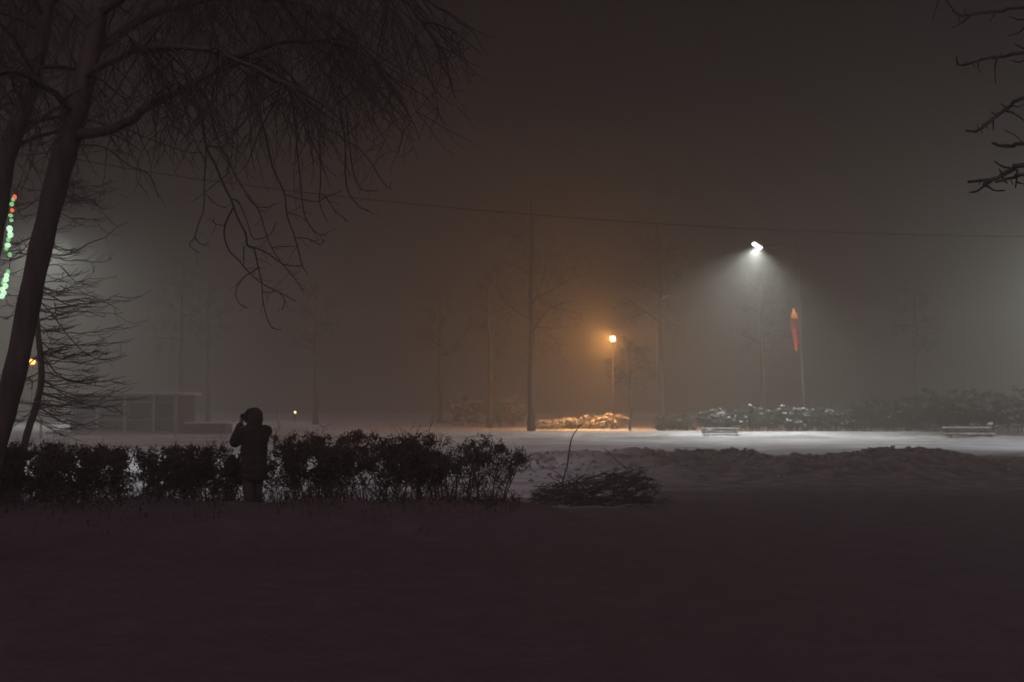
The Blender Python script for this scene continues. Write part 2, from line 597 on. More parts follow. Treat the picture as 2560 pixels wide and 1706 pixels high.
mb.build('crown', TWIG, t, TR2[0])

# --- swept-branch larch behind the trunks ------------------------------------------
rng = random.Random(5)
LD = 17.0
LT = [at(x, y, LD) for x, y in ((40, 1262), (62, 1110), (92, 1010), (104, 930), (92, 800), (86, 650), (105, 500), (128, 400), (160, 250), (180, 120), (190, 0))]
LT[0].z = ground_z(LT[0].x, LT[0].y) - 0.1
t = empty('larch_tree', LT[0], 'slender bare larch with swept upturned twigs behind the leaning trunk', 'tree')
mb = MB()
lp = smooth_path(LT, 5)
mb.tube(lp, [0.06 * (1 - 0.8 * i / len(lp)) + 0.008 for i in range(len(lp))], 8)
mb.build('trunk', BARK, t, LT[0])
mb = MB()


def swept(start, ang, length, rng, r0=0.014, depth=1, dip=0.5):
    p = Vector(start)
    seg = 10
    h = Vector((math.cos(ang), math.sin(ang) * 0.9, 0))
    pts = [p.copy()]
    for i in range(seg):
        tt = (i + 0.5) / seg
        pitch = -dip + (dip + 0.5) * (tt ** 1.6)
        d = h * math.cos(pitch) + Vector((0, 0, math.sin(pitch)))
        h.rotate(Matrix.Rotation(rng.gauss(0, 0.22), 3, 'Z'))
        d += Vector((0, 0, rng.gauss(0, 0.17)))
        p = p + d.normalized() * length / seg
        pts.append(p.copy())
    mb.tube(pts, taper(len(pts), r0, 0.004), 4 if depth else 3, cap=False)
    if depth > 0:
        for j in range(7):
            i = rng.randint(2, len(pts) - 2)
            swept(pts[i], ang + rng.choice((-1, 1)) * rng.uniform(0.3, 1.0), length * rng.uniform(0.25, 0.5), rng, r0 * 0.55, depth - 1, dip * rng.uniform(0.2, 1.2))
    return pts


for i in range(115):
    k = rng.randint(int(len(lp) * 0.16), int(len(lp) * 0.86))
    a = rng.uniform(0, 6.28)
    if rng.random() < 0.45:
        a = rng.uniform(-0.5, 0.5)
    zrel = k / len(lp)
    swept(lp[k], a, rng.uniform(0.45, 1.5) * (1.15 - 0.4 * abs(zrel - 0.45)), rng, rng.uniform(0.008, 0.015), 1, rng.uniform(-0.15, 1.0))


def c1(a):
    return [(x * .5614, 380 + y * .5614) for x, y in a]


for a, r0 in [([(150, 640), (230, 720), (280, 790), (330, 850), (400, 910), (480, 925), (560, 905)], .013),
              ([(180, 1040), (250, 1055), (340, 1085), (430, 1090), (500, 1070), (575, 1045)], .012),
              ([(210, 455), (290, 460), (350, 435), (400, 405), (470, 380), (520, 335), (560, 318)], .014),
              ([(360, 150), (400, 205), (450, 260), (510, 330)], .009), ([(210, 505), (270, 508), (340, 580), (400, 545)], .010),
              ([(180, 1110), (240, 1110), (310, 1130), (400, 1135), (470, 1105)], .010),
              ([(170, 590), (250, 620), (380, 635), (470, 670), (530, 705)], .010), ([(330, 480), (400, 490), (460, 490), (500, 475)], .008)]:
    P = smooth_path([at(x, y, LD + 0.1 * math.sin(i)) for i, (x, y) in enumerate(c1(a))], 3)
    mb.tube(P, taper(len(P), r0, 0.005), 4, cap=False)
    side_twigs(mb, P, rng, 2, (0.1, 0.4), 0.005)
mb.build('crown', TWIG, t, LT[0])

# --- tree whose branches reach in from the right -------------------------------------
rng = random.Random(11)
RD = 7.6
RT = [at(x, y, RD + 0.5) for x, y in ((3250, 1560), (3230, 1100), (3200, 600), (3170, 200), (3150, -200), (3120, -700))]
RT[0].z = ground_z(RT[0].x, RT[0].y) - 0.1
t = empty('bare_tree', RT[0], 'bare tree reaching in from the right edge with knobbly forked branches', 'tree')
mb = MB()
rp = smooth_path(RT, 4)
mb.tube(rp, [0.16 * (1 - 0.6 * i / len(rp)) for i in range(len(rp))], 12)
mb.build('trunk', BARK, t, RT[0])
mb = MB()


def c7(a):
    return [(2160 + .3827 * x, .3827 * y) for x, y in a]


RB = [
    ([(3150, -80), (2900, 10)], [(1045, 50), (900, 70), (760, 85), (690, 100), (640, 100), (600, 80), (540, 0), (530, -60)], .013),
    (None, [(690, 105), (640, 150), (580, 185)], .008), (None, [(490, 0), (470, 60), (452, 125)], .007), (None, [(860, 80), (840, 110), (820, 140)], .006),
    ([(3170, 40), (2900, 110)], [(1045, 345), (960, 360), (880, 372), (800, 380), (740, 400), (650, 425), (612, 412), (605, 370)], .014),
    (None, [(870, 378), (856, 440), (860, 550)], .008), (None, [(745, 400), (745, 450), (765, 478)], .006), (None, [(905, 368), (893, 345)], .006),
    (None, [(1045, 180), (1010, 215), (945, 232)], .009), (None, [(1045, 130), (1000, 125), (950, 108)], .009), (None, [(1045, 320), (1010, 300), (985, 290)], .01), (None, [(1045, 400), (1000, 408), (960, 392)], .008),
    ([(3190, 130), (2800, 190)], [(1045, 640), (960, 690), (870, 755), (800, 810), (745, 850), (710, 860), (668, 853)], .016),
    (None, [(930, 718), (915, 695), (895, 678)], .009), (None, [(862, 752), (830, 732)], .007), (None, [(845, 785), (845, 850)], .009), (None, [(930, 725), (985, 745), (1045, 790)], .011),
    (None, [(970, 690), (1010, 698), (1045, 680)], .008), (None, [(740, 850), (735, 868)], .007),
    ([(3200, 420), (2800, 345)], [(1045, 938), (980, 955), (900, 952), (840, 935)], .020),
    (None, [(1040, 932), (990, 888), (920, 850)], .007),
    ([(3210, 560), (2800, 390)], [(1045, 1078), (980, 1100), (900, 1145), (850, 1170), (790, 1180), (680, 1188)], .021),
    (None, [(970, 1102), (900, 1085), (855, 1055)], .012), (None, [(912, 1138), (882, 1105)], .010),
    ([(3210, 620), (2800, 425)], [(1045, 1140), (1000, 1155), (930, 1170), (860, 1192)], .017),
    (None, [(1000, 1110), (998, 1160), (990, 1228)], .012), (None, [(850, 1168), (790, 1215), (740, 1248), (690, 1258)], .013),
    (None, [(800, 1212), (850, 1245), (920, 1246)], .010), (None, [(905, 1150), (915, 1185), (935, 1195)], .010), (None, [(780, 1205), (800, 1190), (805, 1215)], .012), (None, [(995, 1190), (1045, 1202)], .010),
]
for lead, a, r0 in RB:
    pts = [at(x, y, RD + 0.08 * math.sin(i * 1.3)) for i, (x, y) in enumerate(c7(a))]
    if lead:
        pts = [at(x, y, RD + 0.35) for x, y in lead[:1]] + [at(x, y, RD + 0.1) for x, y in lead[1:]] + pts
    P = smooth_path(pts, 3)
    P = [p + Vector((0, 0, rng.gauss(0, 0.0022))) for p in P]
    mb.tube(P, [r * rng.uniform(0.85, 1.2) for r in taper(len(P), r0 * (1.2 if lead else 0.85), r0 * 0.5)], 6)
    if lead:
        for i in range(len(P) // 2, len(P) - 1):
            if rng.random() < 0.5:
                limb(mb, P[i], Vector((rng.uniform(-0.4, 0.4), rng.uniform(-0.8, 0.8), rng.choice((-1, 1)))), rng.uniform(0.02, 0.06), 0.005, rng, 4, 2, 0, 0.1, 0.004)
for i in range(14):
    k = rng.randint(len(rp) // 2, len(rp) - 2)
    a = rng.uniform(-1.2, 1.2)
    grow(mb, rp[k], Vector((math.cos(a), math.sin(a), 0.6)), rng.uniform(1.0, 1.8), 0.04, rng, 2, 0.0)
mb.build('crown', TWIG, t, RT[0])

# ------------------------------------------------------------------ trees fading in the haze
def far_tree(px, d, h, r, seed, label, lean=0.0, first=0.45, spread=1.0, limbs_n=12, droop=0.03, name='bare_tree'):
    rg = random.Random(seed)
    x = (px - 1280) / F * d
    base = Vector((x, d, ground_z(x, d) - 0.05))
    t = empty(name, base, label, 'tree', 'bare trees standing in the haze')
    mb = MB()
    top = base + Vector((lean * h, 0, h))
    P = [base.lerp(top, i / 12) + Vector((rg.gauss(0, 0.04), rg.gauss(0, 0.04), 0)) * (1 if i else 0) for i in range(13)]
    mb.tube(P, [r * (1.25 if i == 0 else 1.0) * (1 - 0.72 * i / 12) for i in range(13)], 9)
    mb.build('trunk', FARBARK, t, base)
    mb = MB()
    for i in range(limbs_n):
        tt = first + (1 - first) * (i + rg.random()) / limbs_n
        k = min(11, int(tt * 12))
        b = P[k].lerp(P[k + 1], tt * 12 - k) if k < 12 else P[12]
        a = rg.uniform(0, 6.28)
        L = h * 0.22 * (1.25 - tt) * spread + 0.6
        grow(mb, b, Vector((math.cos(a), math.sin(a), rg.uniform(0.3, 0.9))), L, r * 0.42 * (1.2 - tt), rg, 3, droop, 0.2, (4, 5), 0.9, 0.008)
    mb.build('crown', FARBARK, t, base)
    return t


far_tree(1328, 56, 13, 0.20, 1, 'nearest hazy tree trunk left of the orange lamp', 0.0, 0.36, 1.5, 14, 0.05)
far_tree(1652, 60, 12.5, 0.20, 2, 'straight hazy tree between the orange lamp and the white lamp', -0.004, 0.5, 1.0, 10)
far_tree(1224, 70, 11, 0.19, 3, 'fainter trunk behind snowy shrubs left of the nearest hazy tree', 0.0, 0.5)
far_tree(1574, 57, 5.2, 0.06, 4, 'low young tree with short side twigs just right of the orange lamp', 0.006, 0.45, 1.2, 12, 0.04)
far_tree(1905, 74, 11, 0.2, 5, 'faint tree between the white lamp and the hanging light ornament', 0.01, 0.5)
far_tree(790, 78, 11, 0.2, 6, 'faint tree right of the person and the tiny warm lamp', 0.0, 0.5)
far_tree(452, 72, 12, 0.18, 8, 'faint tree beside the right end of the kiosk roof', 0.0, 0.5)
far_tree(520, 76, 11, 0.16, 9, 'faint tree behind the low hut left of the person', 0.0, 0.5)
far_tree(1100, 84, 11, 0.2, 10, 'faintest tree in the middle of the haze left of the snowy shrubs', 0.0, 0.5)
far_tree(2290, 82, 11, 0.2, 12, 'faint tree above the dark shrubs near the right edge', 0.0, 0.5)


# ------------------------------------------------------------------ shrubs with snow on them
def snow_shrub(px, d, w, h, seed, label, group, snow=1.0, depth_w=1.6, mat=NEEDLE, name='snowy_shrub', dens=1.0):
    rg = random.Random(seed)
    x0 = (px - 1280) / F * d
    base = Vector((x0, d, ground_z(x0, d)))
    t = empty(name, base, label, 'shrub', group)
    st = MB()
    fo = MB()
    sn = MB()
    for i in range(int(10 * dens) + 4):
        a = rg.uniform(0, 6.28)
        rr = rg.random() ** 0.5
        b = base + Vector((math.cos(a) * rr * w * 0.35, math.sin(a) * rr * depth_w * 0.35, -0.03))
        grow(st, b, Vector((math.cos(a) * 0.5, math.sin(a) * 0.4, 1.2)), h * rg.uniform(0.7, 1.0), 0.02, rg, 2, 0.0, 0.2, (3, 5), 0.7, 0.005)
    nl = int(900 * dens * w)
    clumps = []
    for i in range(int(26 * w)):
        a = rg.uniform(0, 6.28)
        rr = rg.random() ** 0.6
        zz = h * (0.15 + 0.85 * rg.random() * (1 - 0.35 * rr ** 2)) * (1 + 0.12 * fbm(x0 + rr * math.cos(a), i, seed))
        clumps.append(base + Vector((math.cos(a) * rr * w * 0.52, math.sin(a) * rr * depth_w * 0.5, zz)))
    for i in range(nl):
        c = rg.choice(clumps)
        s_ = 0.13
        fo.leaf(c + Vector((rg.gauss(0, s_), rg.gauss(0, s_), rg.gauss(0, s_ * 0.7))), rg.uniform(0.06, 0.12), rg)
    for c in clumps:
        up = (c.z - base.z) / h
        if rg.random() < snow * (0.15 + 0.85 * max(0, up - 0.3)):
            for q in range(rg.randint(2, 5)):
                r = rg.uniform(0.025, 0.075)
                sn.ball(c + Vector((rg.gauss(0, 0.13), rg.gauss(0, 0.1) - 0.1, 0.09 + rg.gauss(0, 0.03))), (r * 1.5, r * 1.2, r * 0.6), 7, 4, 0.3, rg)
    st.build('stems', FARBARK, t, base)
    fo.build('foliage', mat, t, base)
    if sn.v:
        sn.build('snow', SNOW, t, base)
    return t


G1 = 'snow dusted shrubs along the far edge of the snowfield'
spec = [(1690, 60, 2.2, 1.30, 0.6, 'low snow dusted shrub behind the left snowed bench'),
        (1790, 59, 2.4, 1.35, 0.9, 'snow dusted shrub right of the left snowed bench'),
        (1880, 58, 2.4, 1.45, 1.1, 'snow flecked shrub left of the lamp pole with the ornament'),
        (1965, 58, 2.3, 1.5, 1.2, 'most heavily flecked shrub just left of the ornament pole foot'),
        (2060, 58.5, 2.4, 1.5, 1.0, 'snow flecked shrub right of the ornament pole foot'),
        (2150, 59, 2.4, 1.55, 0.5, 'darker shrub with a little snow on top right of the pole'),
        (2245, 59, 2.6, 1.65, 0.12, 'bare dark shrub in the gap of the snow shelf'),
        (2345, 58, 2.6, 1.7, 0.06, 'dark snowless shrub behind the left end of the right bench'),
        (2440, 57, 2.5, 1.75, 0.5, 'dark shrub with snow flecks behind the right bench'),
        (2535, 56, 2.6, 1.8, 1.1, 'snow topped shrub cut by the right edge')]
for i, (px, d, w, h, s_, lab) in enumerate(spec):
    snow_shrub(px, d - 2.6, w, h - 0.2, 100 + i, lab, G1, s_ * 0.75)
G2 = 'dark evergreens behind the right shrubs'
for i, (px, d, w, h, lab) in enumerate([(2190, 64, 3.6, 2.0, 'low dark evergreen behind the gap in the snow shelf'), (2310, 64, 3.8, 2.5, 'dark evergreen mass behind the shrubs left of the right bench'),
                                        (2430, 63, 3.8, 2.7, 'tall dark evergreen behind the right bench'), (2550, 62, 3.8, 2.8, 'tall dark evergreen cut by the right edge')]):
    snow_shrub(px, d, w, h, 200 + i, lab, G2, 0.0, 2.2, NEEDLE, 'evergreen_shrub', 1.2)
G3 = 'snow covered shrubs lit by the orange lamp'
for i, (px, d, w, h, lab) in enumerate([(1530, 63.9, 1.7, 0.95, 'orange lit snowy shrub under the orange lamp, tallest of its row'), (1475, 64.0, 1.7, 0.85, 'orange lit snowy shrub left of the tallest one'),
                                        (1420, 64.2, 1.7, 0.68, 'low orange lit snowy shrub behind the bent stick'), (1365, 64.6, 1.6, 0.52, 'lowest orange lit snowy shrub beside the hazy trunk')]):
    snow_shrub(px, d, w, h, 300 + i, lab, G3, 3.5, 1.3, LEAF, 'snowy_shrub', 0.5)
G4 = 'hazy shrubs with a bright snow cap'
for i, (px, w, lab) in enumerate([(1160, 2.6, 'hazy shrub with snow cap left of the two far trunks'), (1270, 2.4, 'hazy snow capped shrub between the two far trunks')]):
    snow_shrub(px, 72, w, 2.2, 400 + i, lab, G4, 1.5, 1.6)


# ------------------------------------------------------------------ near hedge
def hedge_shrub(px0, px1, d, top, seed, label, dens=1.0, leafy=1.0, whips=0.3, group='bare shrubs of the near hedge', name='hedge_shrub', spill=0.0):
    rg = random.Random(seed)
    xa, xb = (px0 - 1280) / F * d, (px1 - 1280) / F * d
    w = xb - xa
    x0 = (xa + xb) / 2
    base = Vector((x0, d, ground_z(x0, d)))
    t = empty(name, base, label, 'shrub', group)
    st = MB()
    fo = MB()
    tips = []
    ns = max(4, int(14 * w * dens))
    for i in range(ns):
        x = xa + w * (i + rg.random()) / ns
        y = d + rg.gauss(0, 0.14)
        z0 = ground_z(x, y)
        H = top * (1 + 0.10 * fbm(x * 2, seed, 0) + 0.09 * fbm(x * 7, seed, 3)) - z0
        p = Vector((x, y, z0 - 0.03))
        dr = Vector((rg.gauss(0, 0.16) + spill * (x - xa) / w, rg.gauss(0, 0.15), 1)).normalized()
        P = limb(st, p, dr, H * rg.uniform(0.7, 0.95), rg.uniform(0.010, 0.024), rg, 5, 8, 0, 0.13)
        for j in range(rg.randint(7, 11)):
            k = rg.randint(2, len(P) - 1)
            a = rg.uniform(0, 6.28)
            dd = Vector((math.cos(a) * 0.9, math.sin(a) * 0.7, rg.uniform(0.5, 1.3)))
            L = H * rg.uniform(0.18, 0.4)
            Q = limb(st, P[k], dd, L, 0.007, rg, 3, 6, -0.02, 0.2, 0.003)
            for m in range(4):
                kk = rg.randint(1, len(Q) - 1)
                a = rg.uniform(0, 6.28)
                R = limb(st, Q[kk], Vector((math.cos(a), math.sin(a), 0.9)), L * rg.uniform(0.3, 0.6), 0.004, rg, 3, 4, -0.02, 0.25, 0.002)
                tips += R[1:]
        if rg.random() < whips + 0.35:
            limb(st, P[-2], Vector((rg.gauss(0, 0.35) + spill, rg.gauss(0, 0.2), 1)), rg.uniform(0.12, 0.36), 0.005, rg, 3, 7, -0.0, 0.16, 0.002)
    # withered leaves held in lumps near the clipped top
    zl = base.z + (top - base.z) * (0.12 if px1 < 220 else 0.40 if px1 < 620 else 0.50)
    cl = [p for p in tips if p.z > zl + rg.uniform(-0.22, 0.2)]
    rg.shuffle(cl)
    cl = cl[:max(4, int(len(cl) * 0.34))]
    for i in range(int(6500 * w * leafy)):
        c = rg.choice(cl)
        if c.z > top * 1.06:
            continue
        fo.leaf(c + Vector((rg.gauss(0, 0.035), rg.gauss(0, 0.05), rg.gauss(0, 0.03))), rg.uniform(0.02, 0.055), rg, 0.26)
    # dense knots left by years of clipping
    top_tips = [p for p in tips if p.z > base.z + (top - base.z) * 0.62 and p.z < top * 1.04]
    for i in range(int(9 * w * min(1.2, leafy + 0.3))):
        c = rg.choice(top_tips)
        sx_ = rg.uniform(0.035, 0.075)
        for j in range(300):
            fo.leaf(c + Vector((rg.gauss(0, sx_), rg.gauss(0, 0.05), rg.gauss(0, sx_ * 0.7))), rg.uniform(0.02, 0.05), rg, 0.3)
    # low tangle at the foot
    for i in range(int(60 * w)):
        x = rg.uniform(xa, xb)
        y = d + rg.gauss(-0.15, 0.3)
        a = rg.uniform(0, 6.28)
        limb(st, (x, y, ground_z(x, y) - 0.02), Vector((math.cos(a), math.sin(a), rg.uniform(0.5, 1.5))), rg.uniform(0.1, 0.32), 0.005, rg, 3, 4, 0, 0.3, 0.002)
    st.build('stems', TWIG, t, base)
    if fo.v:
        fo.build('withered_leaves', LEAF, t, base)
    return t


HS = [(-170, 60, 15.2, 1.06, 1.3, 2.0, .1, 'clipped shrub at the foot of the leaning trunk, far left of the hedge'),
      (50, 210, 15.2, 1.05, 1.3, 2.0, .1, 'solid clipped shrub just right of the leaning trunk'),
      (200, 325, 15.1, 1.02, 1.0, 1.2, .2, 'clipped shrub left of the bright snow gap in the hedge'),
      (365, 480, 15.1, 1.00, 1.1, 1.3, .2, 'clipped shrub right of the bright snow gap in the hedge'),
      (470, 600, 15.1, 1.02, 1.3, 1.6, .2, 'dense clipped shrub touching the back of the standing person on the left'),
      (655, 755, 15.0, 1.06, 0.45, 0.3, .2, 'thin gappy shrub right of the standing person'),
      (745, 885, 15.0, 1.20, 1.4, 1.7, .6, 'tall dense shrub second to the right of the person'),
      (885, 985, 15.1, 1.14, 0.6, 0.35, .5, 'open shrub with dark knots and a snow gap between its stems'),
      (975, 1110, 15.0, 1.20, 1.4, 1.5, .8, 'dense twiggy shrub in the middle of the right hedge part'),
      (1100, 1255, 15.0, 1.18, 1.1, 0.5, .9, 'spreading shrub with whips leaning out at the right end of the hedge')]
for i, (a, b, d, top, dens, leafy, wh, lab) in enumerate(HS):
    hedge_shrub(a, b, d, top, 500 + i, lab, dens, leafy, wh, spill=0.35 if i == 9 else 0.0)

# --- heap of cut branches ----------------------------------------------------------
rng = random.Random(31)
bx, by = (1480 - 1280) / F * 17.6, 17.6
base = Vector((bx, by, ground_z(bx, by)))
t = empty('brush_pile', base, 'heap of cut branches lying right of the hedge with bare sticks poking up', 'brush pile')
mb = MB()
for i in range(330):
    u = rng.uniform(-1, 1)
    x = bx + u * 1.05 + 0.05
    y = by + rng.gauss(0, 0.35)
    H = 0.18 + 0.42 * (0.5 + 0.5 * u) ** 0.7 * (1 if u < 0.85 else 0.5)
    z = ground_z(x, y) + rng.uniform(0, H)
    a = rng.gauss(0.2, 0.55) + (math.pi if rng.random() < 0.4 else 0)
    dv = Vector((math.cos(a), rng.gauss(0, 0.4), math.sin(a) * 0.6 + rng.uniform(-0.1, 0.28)))
    L = rng.uniform(0.25, 0.8) * (0.6 if abs(u) > 0.7 else 1)
    P = limb(mb, Vector((x, y, z)) - dv.normalized() * L * 0.5, dv, L, rng.uniform(0.006, 0.016), rng, 4, 6, 0.0, 0.14)
    if rng.random() < 0.6:
        side_twigs(mb, P, rng, 1.6, (0.08, 0.22), 0.004)
for i in range(160):
    u = rng.uniform(-1, 1)
    x = bx + u * 1.3
    y = by + rng.gauss(-0.2, 0.4)
    limb(mb, (x, y, ground_z(x, y) - 0.02), Vector((rng.gauss(0, 1), rng.gauss(0, 0.6), 0.8)), rng.uniform(0.12, 0.4), 0.006, rng, 3, 4, 0, 0.2)
mb.build('cut_branches', TWIG, t, base)
mb = MB()
for a, r0 in [([(1405, 1235), (1408, 1200), (1418, 1165), (1424, 1120), (1432, 1090), (1448, 1068), (1461, 1054)], .017),
              ([(1565, 1170), (1540, 1150), (1520, 1130), (1508, 1120)], .009), ([(1465, 1180), (1480, 1155), (1492, 1142)], .006),
              ([(1410, 1200), (1390, 1180), (1365, 1170), (1345, 1163)], .008)]:
    P = smooth_path([at(x, y, 17.5) for x, y in a], 3)
    mb.tube(P, taper(len(P), r0, r0 * 0.5), 6)
mb.build('upright_sticks', TWIG, t, base)

# --- dry weeds along the bank in front of the hedge
rng = random.Random(77)
mb = MB()
for i in range(2600):
    x = rng.uniform(-8.2, 0.1)
    y = rng.gauss(13.8, 0.45)
    dn_ = 0.5 + 0.5 * fbm(x * 1.3, 4, 2)
    if rng.random() > 0.35 + dn_:
        continue
    z = ground_z(x, y) - 0.02
    L = rng.uniform(0.06, 0.24) * (0.6 + dn_)
    limb(mb, (x, y, z), Vector((rng.gauss(0, 0.35), rng.gauss(0, 0.3), 1)), L, rng.uniform(0.003, 0.007), rng, 3, 3, 0.05, 0.2, 0.002)
    if rng.random() < 0.4:
        for k in range(4):
            mb.leaf(Vector((x, y, z)) + Vector((rng.gauss(0, 0.05), rng.gauss(0, 0.05), L * rng.uniform(0.2, 0.9))), rng.uniform(0.02, 0.05), rng, 0.3)
o = mb.build('dry_weeds', LEAF, None, (-3.5, 13.8, ground_z(-3.5, 13.8)))
tag(o, 'dark dry weeds along the bank in front of the hedge', 'weeds', kind='stuff')
# --- frozen clods lying on the ploughed berm
CLOD = noisy('shade_toned_snow', (0.26, 0.25, 0.24), (0.5, 0.49, 0.47), 8, bump=0.5)  # clod colour follows the shade painted on the berm
mb = MB()
for i in range(900):
    x = rng.uniform(0.2, 15.5)
    y = rng.gauss(27.6, 0.8) if rng.random() < 0.7 else rng.gauss(24.4, 1.2)
    r_ = rng.uniform(0.02, 0.085) * rng.uniform(0.5, 1.0)
    mb.ball((x, y, ground_z(x, y) + r_ * 0.25), (r_ * rng.uniform(0.8, 1.5), r_, r_ * rng.uniform(0.5, 0.9)), 6, 4, 0.3, rng)
o = mb.build('snow_clods', CLOD, None, (7, 27.5, ground_z(7, 27.5)))
tag(o, 'shade toned frozen clods scattered over the ploughed snow berm', 'snow', kind='stuff')

# --- extra thin saplings poking above the hedge on the right
# ------------------------------------------------------------------ lamps
def spot(parent, loc, dirv, energy, col, size, blend=0.5, rad=0.12):
    l = bpy.data.lights.new('lamp_light', 'SPOT')
    l.energy = energy
    l.color = col
    l.spot_size = math.radians(size)
    l.spot_blend = blend
    l.shadow_soft_size = rad
    o = bpy.data.objects.new('lamp_light', l)
    C.objects.link(o)
    o.parent = parent
    o.location = Vector(loc) - parent.location
    o.rotation_euler = Vector(dirv).to_track_quat('-Z', 'Y').to_euler()
    return o


def point(parent, loc, energy, col, rad=0.12):
    l = bpy.data.lights.new('lamp_light', 'POINT')
    l.energy = energy
    l.color = col
    l.shadow_soft_size = rad
    o = bpy.data.objects.new('lamp_light', l)
    C.objects.link(o)
    o.parent = parent
    o.location = Vector(loc) - parent.location
    return o


def led_lamp(pole_xy, head, down, label, energy, col, lens_col, lens_strength, size=140, blend=0.6, lean=0.0, pole_top=None, beam=None, axis=None):
    x, y = pole_xy
    base = Vector((x, y, ground_z(x, y)))
    t = empty('street_lamp', base, label, 'street lamp')
    head = Vector(head)
    top = base + Vector((lean, 0, (pole_top or head.z + 0.1) - base.z))
    mb = MB()
    mb.tube([base - Vector((0, 0, 0.1)), base.lerp(top, 0.5), top], [0.10, 0.08, 0.06], 12)
    mb.tube([base - Vector((0, 0, 0.1)), base + Vector((0, 0, 0.35))], [0.15, 0.14], 12)
    mb.build('pole', PALESTEEL, t, base)
    # arm
    a0 = base.lerp(top, 0.93)
    dn = Vector(down).normalized()
    ax = (head - a0)
    ax.z = 0
    ax.normalize()
    long_ = (ax - dn * ax.dot(dn)).normalized()
    if axis:
        long_ = -Vector(axis).normalized()
        dn = (dn - long_ * dn.dot(long_)).normalized()
    hb = head - long_ * 0.3 - dn * 0.03
    mb = MB()
    mb.tube(smooth_path([a0, a0.lerp(hb, 0.5) + Vector((0, 0, 0.25)), hb], 6), 0.032, 8)
    mb.build('arm', PALESTEEL, t, base)
    side = dn.cross(long_).normalized()
    R = Matrix((long_, side, -dn)).transposed()
    mb = MB()
    mb.box(head - dn * 0.045, (0.66, 0.30, 0.07), R, 0.82)
    mb.box(head - dn * 0.095 - long_ * 0.05, (0.34, 0.18, 0.035), R, 0.8)
    hd = mb.build('lamp_head', HOUSING, t, base)
    mb = MB()
    mb.box(head + dn * 0.006, (0.52, 0.25, 0.028), R, 1)
    lens = mb.build('lens', glow('led_lens', lens_col, lens_strength), t, base)
    lens.parent = hd
    lens.location = (0, 0, 0)
    spot(t, head + dn * 0.09, beam or dn, energy, col, size, blend, 0.10)
    return t


WL = at(1893, 615, 52.5)
WP = at(2016, 1085, 56.6)
led_lamp((WP.x, 56.8), WL, Vector((-0.5, -0.5, -1)), 'tall lamp post with a bright white LED head and a hanging light ornament', 6100, (0.95, 1.0, 0.97), (0.95, 0.96, 1), 8, 136, 0.85, lean=-0.3, pole_top=10.9, beam=Vector((-0.2, -0.12, -1)), axis=(0.8, 0.15, -0.5))
# lamp just outside the right edge and one hidden behind the trunks on the left
RLh = at(2760, 640, 78)
led_lamp((RLh.x + 2.1, 78.5), RLh, Vector((-0.3, -0.1, -1)), 'white street lamp standing just outside the right edge', 5400, (0.92, 0.99, 0.97), (0.95, 0.97, 1), 8, 150, 0.8, pole_top=RLh.z + 0.3, beam=Vector((-0.2, -0.5, -1)))
RX = Vector((25.0, 38.5, 6.6))  # unseen lamp added to brighten the snow at the right edge
led_lamp((RX.x + 1.6, RX.y + 0.2), RX, Vector((-0.25, 0, -1)), 'added unseen white lamp outside the right edge brightening the snow before the right bench', 1500, (0.85, 0.93, 1.0), (0.93, 0.98, 1), 8, 116, 0.7, pole_top=6.9, beam=Vector((-0.35, 0.3, -1)))
LLh = at(106, 600, 75)
led_lamp((LLh.x - 0.8, 75.3), LLh, Vector((0.25, -0.1, -1)), 'white street lamp hidden behind the leaning trunk on the left', 4300, (0.92, 0.98, 0.95), (0.93, 0.98, 1), 4, 165, 1.0, pole_top=LLh.z + 0.3)


LX = Vector((-15.5, 24.5, 7.2))
led_lamp((LX.x - 1.6, LX.y + 0.2), LX, Vector((0.15, 0, -1)), 'white street lamp outside the left edge just behind the hedge', 1900, (0.88, 0.95, 1.0), (0.93, 0.98, 1), 8, 112, 0.5, pole_top=7.5, beam=Vector((0.62, 0.22, -1)))


def globe_lamp(px, py, d, label, energy, col, ecol, estr, rad=0.14, light_rad=0.15, cat='street lamp', pole_r=0.06, light=True):
    h = at(px, py, d)
    base = Vector((h.x, d, ground_z(h.x, d)))
    t = empty('globe_lamp', base, label, cat)
    mb = MB()
    mb.tube([base - Vector((0, 0, 0.1)), base + Vector((0, 0, 0.9)), h - Vector((0, 0, rad + 0.08))], [pole_r * 1.5, pole_r, pole_r * 0.7], 10)
    mb.tube([h - Vector((0, 0, rad + 0.09)), h - Vector((0, 0, rad * 0.8))], [pole_r * 0.9, rad * 0.6], 10)
    mb.build('pole', STEEL, t, base)
    mb = MB()
    mb.tube([h + Vector((0, 0, rad * 0.9)), h + Vector((0, 0, rad * 1.15)), h + Vector((0, 0, rad * 1.35))], [rad * 1.1, rad * 0.8, rad * 0.2], 14)
    mb.build('cap', HOUSING, t, base)
    mb = MB()
    mb.ball(h, (rad, rad, rad * 1.1), 14, 9)
    g = mb.build('lamp_globe', glow('sodium_globe', ecol, estr), t, base)
    if light:
        point(t, h + Vector((0, rad * 2.3, rad * 0.1)), energy, col, light_rad)
    return t


globe_lamp(1532, 848, 63, 'glowing orange sodium lamp on a post in the haze', 3000, (1.0, 0.42, 0.10), (1.0, 0.55, 0.28), 14, 0.17, pole_r=0.028)
spot(bpy.data.objects['globe_lamp'], at(1532, 848, 63) + Vector((-0.4, 0.1, -0.35)), (-0.25, 0.12, -1), 4200, (1.0, 0.45, 0.11), 80, 1.0, 0.15)
globe_lamp(738, 1031, 88, 'tiny warm lamp far off right of the person', 6, (1.0, 0.75, 0.4), (1.0, 0.72, 0.38), 5, 0.10, pole_r=0.04)
globe_lamp(81, 905, 62, 'small orange lamp glimpsed through the larch twigs', 40, (1.0, 0.42, 0.1), (1.0, 0.38, 0.08), 7, 0.17, pole_r=0.05)

